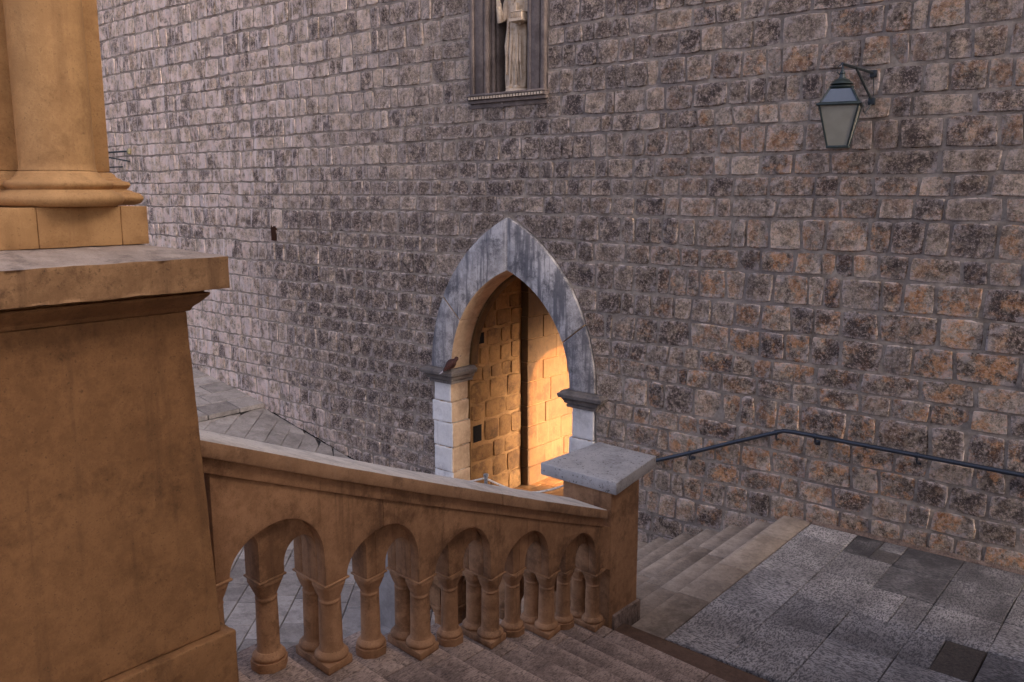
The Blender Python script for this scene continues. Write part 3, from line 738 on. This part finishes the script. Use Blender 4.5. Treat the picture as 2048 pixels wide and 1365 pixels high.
def balustrade(root, P_, sets, zc, ztop, thick=.335, name_mat='balu', start=None, end=None):
    """sets: list of (s, z, 'pair'|'single') in descending order; zc(s) coping top, drawn with real thickness"""
    meshes = {}
    hs = .088
    def col_parts(s, t, z, r, kind, oct_=False):
        key = (kind, t)
        if key not in meshes:
            o0 = P_(0, t, 0)
            rel = lambda g_: g_.mesh('column', o0, smooth=True)
            c0 = (o0[0], o0[1], 0)
            sh = G().lathe([(r * 1.12, .095), (r * 1.03, .108), (r, .125), (r * .985, .26), (r * .95, .39)], c0, 20, tone=.5)
            ba = G()
            if kind == 'single': ba.lathe([(.098, 0.0), (.100, .05)], c0, 8, math.pi / 8, tone=.4)
            zb = .05
            ba.lathe([(r * 1.34, zb), (r * 1.46, zb + .012), (r * 1.46, zb + .026), (r * 1.30, zb + .036), (r * 1.2, zb + .046), (r * 1.1, zb + .05)], c0, 20, tone=.7)
            htc = .083 if kind == 'pair' else .082
            ca_ = G().loft(capital_rings(P_, 0, t, .385, hs, htc, r * .95), tone=.45)
            out = []
            for nm, g_ in (('column', sh), ('column_base', ba), ('capital', ca_)):
                me = g_.mesh(nm, o0, angle=50, bevel=(.004 if nm == 'capital' else 0), seg=1); me.materials.append(M[name_mat]); out.append(me)
            meshes[key] = out
        p = Vector(P_(s, t, z)); rp = parent_world(root)
        c = link('column', meshes[key][0], root, p - rp)
        link('column_base', meshes[key][1], c); link('capital', meshes[key][2], c)
    for s, z, kind in sets:
        if kind == 'pair':
            G().hexa([P_(s - .095, -.008, z), P_(s + .095, -.008, z), P_(s + .095, thick + .008, z), P_(s - .095, thick + .008, z),
                      P_(s - .095, -.008, z + .05), P_(s + .095, -.008, z + .05), P_(s + .095, thick + .008, z + .05), P_(s - .095, thick + .008, z + .05)], tone=.5).build('plinth', name_mat, root, bevel=.008, seg=2)
            col_parts(s, .085, z, .066, 'pair'); col_parts(s, thick - .085, z, .066, 'pair')
            G().hexa([P_(s + a, t, z + zz) for zz in (.5155, .528) for a, t in ((-.094, -.006), (.094, -.006), (.094, thick + .006), (-.094, thick + .006))], tone=.5).build('abacus', name_mat, root, bevel=.004, seg=1)
        else:
            col_parts(s, thick / 2, z, .060, 'single')
            G().hexa([P_(s + a, t, z + zz) for zz in (.5155, .528) for a, t in ((-.092, .082), (.092, .082), (.092, thick - .082), (-.092, thick - .082))], tone=.5).build('abacus', name_mat, root, bevel=.004, seg=1)
    CT = .528; bw = .082
    def slab(poly, t0, t1, nm, tn):
        G().prism(poly, lambda u, v, d: P_(u, d, v), t0, t1, tone=tn).build(nm, name_mat, root, bevel=.005, seg=2)
    pairs = [x for x in sets if x[2] == 'pair']; sing = [x for x in sets if x[2] == 'single']
    rg = random.Random(4)
    front = [[(pairs[0][0], pairs[0][1] + CT)]]; mid = [[(pairs[0][0], pairs[0][1] + CT)]]
    for k in range(len(pairs) - 1):
        a, b_ = pairs[k], pairs[k + 1]
        sm = [x for x in sing if a[0] < x[0] < b_[0]][0]; joint = k % 2 == 1
        zl, zr, zm_ = a[1] + CT, b_[1] + CT, sm[1] + CT
        arch = rampant(a[0] + bw, zl, b_[0] - bw, zr, sm[1] + .86)
        ci = max(range(len(arch)), key=lambda i: arch[i][1])
        front[-1] += arch[:ci + 1]
        if joint: front.append([arch[ci]])
        front[-1] += arch[ci + 1:]
        mid[-1] += rampant(a[0] + bw, zl, sm[0] - bw, zm_, (zl + zm_) / 2 + .235, 8)
        if joint: mid[-1].append((sm[0], zm_)); mid.append([(sm[0], zm_)])
        mid[-1] += rampant(sm[0] + bw, zm_, b_[0] - bw, zr, (zr + zm_) / 2 + .235, 8)
        if k == len(pairs) - 2: front[-1].append((b_[0], zr)); mid[-1].append((b_[0], zr))
    def close(path, n=8):
        g2 = .0015; path = [(path[0][0] + g2, path[0][1])] + path[1:-1] + [(path[-1][0] - g2, path[-1][1])]
        sA, sB = path[0][0], path[-1][0]
        return path + [(lerp(sB, sA, i / n), ztop(lerp(sB, sA, i / n))) for i in range(n + 1)]
    for pth in front:
        tn = rg.uniform(.3, .65); slab(close(pth), .004, .088, 'arch_panel', tn); slab(close(pth), thick - .088, thick - .004, 'arch_panel', tn)
    for pth in mid: slab(close(pth), .090, thick - .090, 'tracery_panel', rg.uniform(.3, .65))
    # the band and the coping follow the rail line
    s0, s1 = start, end; n = 14
    def rail(nm, t0, t1, d0, d1, mat, bev, rough=.0, cut=(1,), top=None):
        edges = [0] + list(cut)
        for e in range(len(edges) - 1):
            rings = []
            for i in range(n + 1):
                s = lerp(s0, s1, lerp(edges[e], edges[e + 1], i / n)) + (.002 if i == 0 and e else 0); zt = zc(s)
                rings.append([P_(s, t0, zt - d1), P_(s, t1, zt - d1), P_(s, t1, zt - d0), P_(s, t0, zt - d0)])
            G().loft(rings, tone=.55 + .1 * e).build(nm, mat, root, bevel=bev, seg=2, rough=rough, rscale=7, topmat=top)
    rail('band', -.014, thick + .014, .0855, .165, name_mat, .006)
    rail('coping', -.055, thick + .055, 0, .085, 'coptop' if name_mat == 'balu' else name_mat, .010, .003, (.62, 1), 'paletop')

b1 = thing('stone_balustrade', (-3.75, 4.2, .7), 'brown stone stair balustrade with round arches on columns, running from pier to newel', 'balustrade')
P1 = lambda s, t, z: (-3.607 - .0962 * s - .995 * t, 2.8 + s + .1 * t, z)
CT1 = [(2.02, 2.864), (2.304, 2.746), (2.964, 2.471), (3.844, 2.115), (5.071, 1.626), (6.025, 1.255)]
zc1 = lambda s: interp(CT1, s + 2.8)
sets = [(3.60 - .3909 * k, RZ * k, 'pair' if k % 2 else 'single') for k in range(11, 0, -1)]
balustrade(b1, P1, sets, zc1, lambda s: zc1(s) - .166, start=-.96, end=3.235)
# end strip between last pair and newel
G().prism([(3.21, .144 + .528), (3.30, .144 + .528), (3.43, .60), (3.43, zc1(3.43) - .17), (3.21, zc1(3.21) - .17)], lambda u, v, d: P1(u, d, v), .03, .30, tone=.4).build('end_panel', 'balu', b1)

b2 = thing('lower_balustrade', (-5.9, 6.6, -1.), 'lower stair balustrade with small arches glimpsed between the front columns', 'balustrade')
P2 = lambda s, t, z: (-4.53 - s, 6.42 + t, z)
sets2 = [(.20 + .345 * i, -.147 * (3 + i), 'single' if i % 2 else 'pair') for i in range(7)]
zc2 = lambda s: -.36 + 1.02 - .426 * (s - .0) * 1.0
balustrade(b2, P2, sets2, zc2, lambda s: zc2(s) - .166, start=.0, end=2.42)
n2 = thing('lower_newel', (-7.2, 6.6, -1.32), 'plain grey square newel at the foot of the lower balustrade', 'pillar')
G().box(-7.42, -6.97, 6.40, 6.83, -1.33, .02, tone=.8).build('shaft', 'greystone', n2, bevel=.01)
G().box(-7.49, -6.90, 6.33, 6.90, .022, .13, tone=.7).build('cap', 'newelcap', n2, bevel=.01)
G().box(-7.46, -6.93, 6.36, 6.87, -1.33, -1.1, tone=.7).build('base', 'greystone', n2, bevel=.01)

nw = thing('newel_pier', (-4.3, 6.5, 0), 'square stone newel with flat overhanging grey slab cap at the foot of the balustrade', 'pillar')
def poly_block(pts, z0, z1, **a): return G().hexa([(x, y, z0) for x, y in pts] + [(x, y, z1) for x, y in pts], **a)
poly_block([(-4.52, 6.27), (-3.975, 6.255), (-3.97, 6.725), (-4.52, 6.86)], -.3, 1.322, tone=.5).build('shaft', 'balu', nw, bevel=.012, cuts=3, rough=.003)
poly_block([(-4.763, 6.243), (-3.893, 6.203), (-4.028, 7.128), (-4.728, 7.181)], 1.325, 1.44, tone=.6).build('cap', 'newelcap', nw, bevel=.010, cuts=3, rough=.003)
poly_block([(-4.54, 6.47), (-3.945, 6.30), (-3.94, 6.755), (-4.54, 6.89)], -.3, .13, tone=.3).build('base', 'tread', nw, bevel=.012)

# ================================================================== NEAR PIER WITH HALF COLUMN
pr_ = thing('portico_pier', (-3.5, 1.4, 1.5), 'large ochre stone pedestal with half column and moulded base at the left edge', 'pillar')
Y0, Y1 = .92, 1.79
G().hexa([(-4.2, Y0, 2.14), (-3.092, Y0, 2.14), (-3.092, 1.846, 2.14), (-4.2, 1.846, 2.14), (-4.2, Y0, 3.50), (-3.10, Y0, 3.50), (-3.10, 1.786, 3.50), (-4.2, 1.786, 3.50)], tone=.4).build('pedestal', 'pier', pr_, bevel=.006, cuts=7, rough=.0022, rscale=9)
G().box(-4.24, -3.05, Y0 - .03, 1.89, .9, 2.137, tone=.6).build('base', 'pier', pr_, bevel=.008, cuts=7, rough=.004, rscale=12)
def ring(o, z): return [(-4.2 - o, Y0 - o, z), (-3.10 + o, Y0 - o, z), (-3.10 + o, 1.786 + o, z), (-4.2 - o, 1.786 + o, z)]
G().loft([ring(.004, 3.501), ring(.012, 3.504), ring(.016, 3.515), ring(.022, 3.522), ring(.035, 3.532), ring(.058, 3.556), ring(.066, 3.566), ring(.066, 3.574), ring(.05, 3.576), ring(.05, 3.592)], tone=.5).build('bed_moulding', 'pier', pr_, bevel=.0015, seg=1, cuts=0)
def ring2(ox, oy, z): return [(-4.2 - ox, Y0 - .1, z), (-3.10 + ox, Y0 - .1, z), (-3.10 + ox, 1.786 + oy, z), (-4.2 - ox, 1.786 + oy, z)]
G().loft([ring2(.148, .10, 3.593), ring2(.150, .102, 3.715), ring2(-.11, -.10, 3.762)], tone=.6).build('capstone', 'ledge', pr_, bevel=.005, cuts=7, rough=.004, rscale=10, topmat='ledgetop')
# column group standing on the capstone
AXX, AYY = -3.34, 1.455
px, py = -3.17, 1.70
blk = [(1.02, 1.302), (1.304, 1.60), (1.602, 1.705)]
for i, (ya, yb) in enumerate(blk):
    G().box(-4.05, -3.195, ya, yb, 3.762, 3.905, tone=(.75, .3, .05)[i]).build('plinth_block', 'warm', pr_, bevel=.004, cuts=4, rough=.002, rscale=14)
def stadium(o, z, n=10):
    """outline of the pier core with half column bulging towards the stair"""
    pts = []
    xb = -3.345; xs_, ye, yw = -4.0, 1.655, 1.05
    rC = .128
    cx, cy = xb, 1.445
    pts += [(xs_, yw - o), (xb + o * .9, yw - o)]
    for i in range(n + 1):
        a = -math.pi / 2 + math.pi * i / n
        pts.append((cx + (rC + o) * math.cos(a) + (o * .9 if False else 0), cy + (rC + o) * math.sin(a)))
    pts += [(xb + o * .9, ye + o), (xs_, ye + o)]
    # keep the flat shoulder outside the half circle
    return [(x, y, z) for x, y in pts]
def core_ring(o, z): return [(-4.0, 1.05 - o, z), (-3.475 + o, 1.05 - o, z), (-3.475 + o, 1.712 + o, z), (-4.0, 1.712 + o, z)]
G().loft([core_ring(0, 4.035), core_ring(0, 6.2)], tone=.35).build('core', 'warm', pr_, bevel=.006)
prof = [(.060, 3.906), (.078, 3.914), (.086, 3.928), (.086, 3.938), (.076, 3.952), (.058, 3.958), (.056, 3.962), (.040, 3.967), (.048, 3.975), (.054, 3.985), (.048, 3.997), (.030, 4.002), (.028, 4.008), (.016, 4.014), (.012, 4.024), (.002, 4.034)]
G().loft([core_ring(o_, z_) for o_, z_ in prof], tone=.35).build('core_base', 'warm', pr_, bevel=.002, seg=1, angle=60)
cc = (-3.335, 1.448, 0)
G().lathe([(.126 + o_ * 1.05, z_) for o_, z_ in prof], cc, 48, tone=.6).build('column_base', 'warm', pr_, angle=70)
G().lathe([(.131, 4.0345), (.127, 4.045), (.126, 4.07), (.125, 4.6), (.118, 6.2)], cc, 48, tone=.6).build('column', 'warm', pr_, angle=70)

# ================================================================== LANTERN
lt = thing('wall_lantern', (-3.27, 9.55, 4.42), 'black framed lantern with frosted panes hanging from an iron wall bracket', 'lantern')
lx, ly = -3.31, 9.55
cr, sr = math.cos(R(14)), math.sin(R(14))
def LP(x, y, z): return (lx + x * cr - y * sr, ly + x * sr + y * cr, z)
hb, hm, htp = .10, .195, .108; zb, zm, zt = 4.43, 4.86, 5.03
def sq(h, z): return [LP(-h, -h, z), LP(h, -h, z), LP(h, h, z), LP(-h, h, z)]
lo_, mi_, hi_ = sq(hb, zb), sq(hm, zm), sq(htp, zt)
def pane(a, b_, c, d, nm, mat, ins=.012):
    ctr = (Vector(a) + Vector(b_) + Vector(c) + Vector(d)) / 4; nrm = (Vector(b_) - Vector(a)).cross(Vector(d) - Vector(a)).normalized()
    pts = [Vector(p) + (ctr - Vector(p)).normalized() * ins for p in (a, b_, c, d)]
    G().hexa([p - nrm * .004 for p in pts] + [p for p in pts]).build(nm, mat, lt)
for i in range(4):
    j = (i + 1) % 4
    pane(lo_[i], lo_[j], mi_[j], mi_[i], 'side_pane', 'glass'); pane(mi_[i], mi_[j], hi_[j], hi_[i], 'roof_pane', 'roofglass')
    G().tube([lo_[i], mi_[i]], .011, 6).build('corner_bar', 'green', lt); G().tube([mi_[i], hi_[i]], .010, 6).build('roof_bar', 'green', lt)
G().loft([sq(.112, 4.415), sq(.112, 4.44)]).build('bottom_frame', 'green', lt, bevel=.004)
G().loft([sq(.217, 4.848), sq(.222, 4.853), sq(.222, 4.868), sq(.195, 4.884)]).build('eaves_frame', 'green', lt, bevel=.003)
for nm, pf in (('vent_cap', [(.10, 5.022), (.125, 5.038), (.125, 5.056), (.095, 5.062)]), ('vent_cap', [(.09, 5.067), (.118, 5.076), (.108, 5.088), (.07, 5.123), (.045, 5.134)]), ('finial', [(.04, 5.135), (.03, 5.159), (.024, 5.180), (.03, 5.184), (.030, 5.192), (.018, 5.212), (.012, 5.226)])):
    G().lathe(pf, (lx, ly, 0), 20).build(nm, 'green', lt, angle=60)
G().tube([LP(0, 0, 5.22), LP(0, .02, 5.27), LP(.02, .05, 5.28)], .012, 8).build('hook', 'iron', lt)
wb = (-3.14, WY - .01)
G().tube([(lx - .005, ly - .01, 5.285), (wb[0], wb[1], 5.225)], .016, 8).build('bracket_arm', 'iron', lt)
G().tube([(lerp(lx, wb[0], .42), lerp(ly, wb[1], .42), 5.258), (wb[0], wb[1], 4.93)], .014, 8).build('bracket_brace', 'iron', lt)
for zz in (5.21, 4.92): G().box(wb[0] - .035, wb[0] + .035, wb[1] - .03, wb[1] + .03, zz - .03, zz + .045).build('wall_plate', 'iron', lt, bevel=.005)
G().tube([LP(0, 0, 5.15), LP(-.05, 0, 5.20), LP(-.05, .02, 5.26), LP(0, .02, 5.29)], .005, 6).build('cable', 'iron', lt)
G().tube([(wb[0], wb[1] - .02, 5.2), (wb[0] + .015, wb[1] - .01, 5.05), (wb[0] + .01, wb[1] - .015, 4.93)], .005, 6).build('cable', 'iron', lt)
G().tube([(wb[0], wb[1] - .02, 4.90), (wb[0] - .03, wb[1] - .12, 4.80), (lx + .2, ly + .15, 4.79), LP(.21, .1, 4.86)], .006, 6).build('cable', 'iron', lt)

# far bracket lamp on the wall, half hidden by the pier
fb = thing('iron_wall_bracket', (-20, WY, 4.8), 'thin black iron bracket on the far wall beside the half column', 'bracket')
G().tube([(-20.55, 9.2, 4.78), (-19.43, WY, 4.86)], .022, 6).build('arm', 'iron', fb)
G().tube([(-20.15, 9.5, 4.80), (-19.43, WY, 4.63)], .018, 6).build('brace', 'iron', fb)
G().tube([(-20.7, 9.3, 4.47), (-19.75, WY, 4.52)], .018, 6).build('lower_arm', 'iron', fb)
G().lathe([(.03, 0), (.05, .03), (.05, .10), (.03, .13)], (-19.36, WY - .05, 4.78), 10).build('insulator', 'yellow', fb)

# ================================================================== HANDRAIL
hr = thing('handrail', (-3.9, WY, 0), 'dark iron handrail bent over the head of the lower stairs on the wall', 'handrail')
path = [(-6.4, 9.94, .03), (-5.69, 9.94, .335), (-5.2, 9.94, .535), (-4.5, 9.94, .835), (-4.05, 9.94, 1.02), (-3.93, 9.94, 1.068), (-3.80, 9.94, 1.078), (-2.4, 9.94, 1.062), (-1.3, 9.94, 1.05), (1.5, 9.94, 1.03)]
# measured line sits on the wall face; shift for the rail standing 0.11 m clear of it
k = 9.94 / 10.054
path = [(x * k, 9.94, CAMZ + (z - CAMZ) * k) for x, y, z in path]
G().tube(path, .026, 14).build('rail', 'rail', hr, angle=80)
for x in (-5.185, -4.02, -3.54, -2.394, -1.2):
    x *= k; zr = interp([(p[0], p[2]) for p in path], x)
    q = G(); q.tube([(x, 9.94, zr - .02), (x, 9.945, zr - .075), (x, 9.97, zr - .10), (x, WY + .02, zr - .105)], .011, 8); q.build('rail_bracket', 'rail', hr)
    q = G(); q.tube([(x - .018, 9.94, zr), (x + .018, 9.94, zr)], .034, 14); q.build('rail_collar', 'rail', hr)
    q = G(); q.lathe([(.03, -.006), (.03, .006)], (x, 0, 0), 12); q = G().box(x - .03, x + .03, WY - .012, WY + .02, zr - .135, zr - .075); q.build('wall_plate', 'rail', hr, bevel=.004)

# ================================================================== ROPE BARRIER, BIRD
rb = thing('rope_barrier', (-8.36, 9.6, -1.32), 'short grey steel post with a sagging white rope across the gate', 'barrier')
G().lathe([(.14, 0), (.14, .02), (.03, .03), (.028, .98), (.04, .985), (.04, 1.02), (.02, 1.03)], (-8.372, 9.6, -1.33), 16).build('post', 'steel', rb)
pts = []
for i in range(25):
    t = i / 24; pts.append((lerp(-8.33, -6.75, t), 9.6, -.385 + (.30 * t) - .22 * math.sin(math.pi * t) * .8))
G().tube(pts, .014, 8).build('rope', 'rope', rb)
G().tube([(-8.41, 9.6, -.385), (-8.65, 9.6, -.48), (-9.0, 9.65, -.60), (-9.42, 9.9, -.66)], .014, 8).build('rope', 'rope', rb)

bd = thing('pigeon', (-9.38, 9.90, GZ), 'small rust brown pigeon with pale tail perched on the left impost', 'bird')
bx, by, bz0 = -9.40, 9.90, GZ + .022
ax = Vector((.55, .45, .62)).normalized()    # tail to head
sd_ = ax.cross(Vector((0, 0, 1))).normalized(); upv = sd_.cross(ax)
def body_ring(t, r, up_=0., wide=1.): 
    c = Vector((bx, by, bz0 + .07)) + ax * t + upv * up_
    c = c - ax * t * .15
    return [c + sd_ * math.cos(2 * math.pi * j / 14) * r * wide + upv * math.sin(2 * math.pi * j / 14) * r for j in range(14)]
G().loft([body_ring(-.10, .018), body_ring(-.06, .045), body_ring(-.01, .070), body_ring(.05, .078), body_ring(.10, .064), body_ring(.135, .040), body_ring(.155, .033), body_ring(.18, .036, .006), body_ring(.205, .032, .008), body_ring(.225, .012, .006)]).build('body', 'feather', bd, angle=80)
for sg in (-1, 1):
    c = Vector((bx, by, bz0 + .07)) + sd_ * sg * .062
    G().loft([[c + ax * t + sd_ * sg * w_ + upv * h_ for w_, h_ in ((0, hh), (.02, 0), (0, -hh), (-.01, 0))] for t, hh in ((-.13, .008), (-.07, .032), (0, .045), (.06, .04), (.09, .012))]).build('wing', 'feather', bd, angle=80)
for k_, dx in enumerate((-.022, .02)):
    c = Vector((bx, by, bz0 + .065)) + sd_ * dx
    G().loft([[c + ax * t + sd_ * w_ + upv * h_ + Vector((0, 0, dz)) for w_, h_ in ((-ww, .006), (ww, .006), (ww, -.006), (-ww, -.006))] for t, ww, dz in ((-.07, .016, 0), (-.14, .020, 0), (-.21 + .03 * k_, .018, 0))]).build('tail', 'whitefeather', bd)
hc = Vector((bx, by, bz0 + .07)) + ax * .225
G().loft([[hc + Vector((.01, -.012, -.004)) * 0 + sd_ * a_ * .008 + upv * b_ * .006 for a_, b_ in ((-1, -1), (1, -1), (1, 1), (-1, 1))], [hc + ax * .03 + sd_ * a_ * .001 + upv * (b_ * .001 - .006) for a_, b_ in ((-1, -1), (1, -1), (1, 1), (-1, 1))]]).build('beak', 'iron', bd)
for sg in (-1, 1):
    c = Vector((bx, by, bz0)) + sd_ * sg * .025
    G().tube([c + Vector((0, 0, .04)), c + Vector((0, 0, 0)), c + Vector((.02, .01, -.004))], .005, 6).build('leg', 'feather', bd)
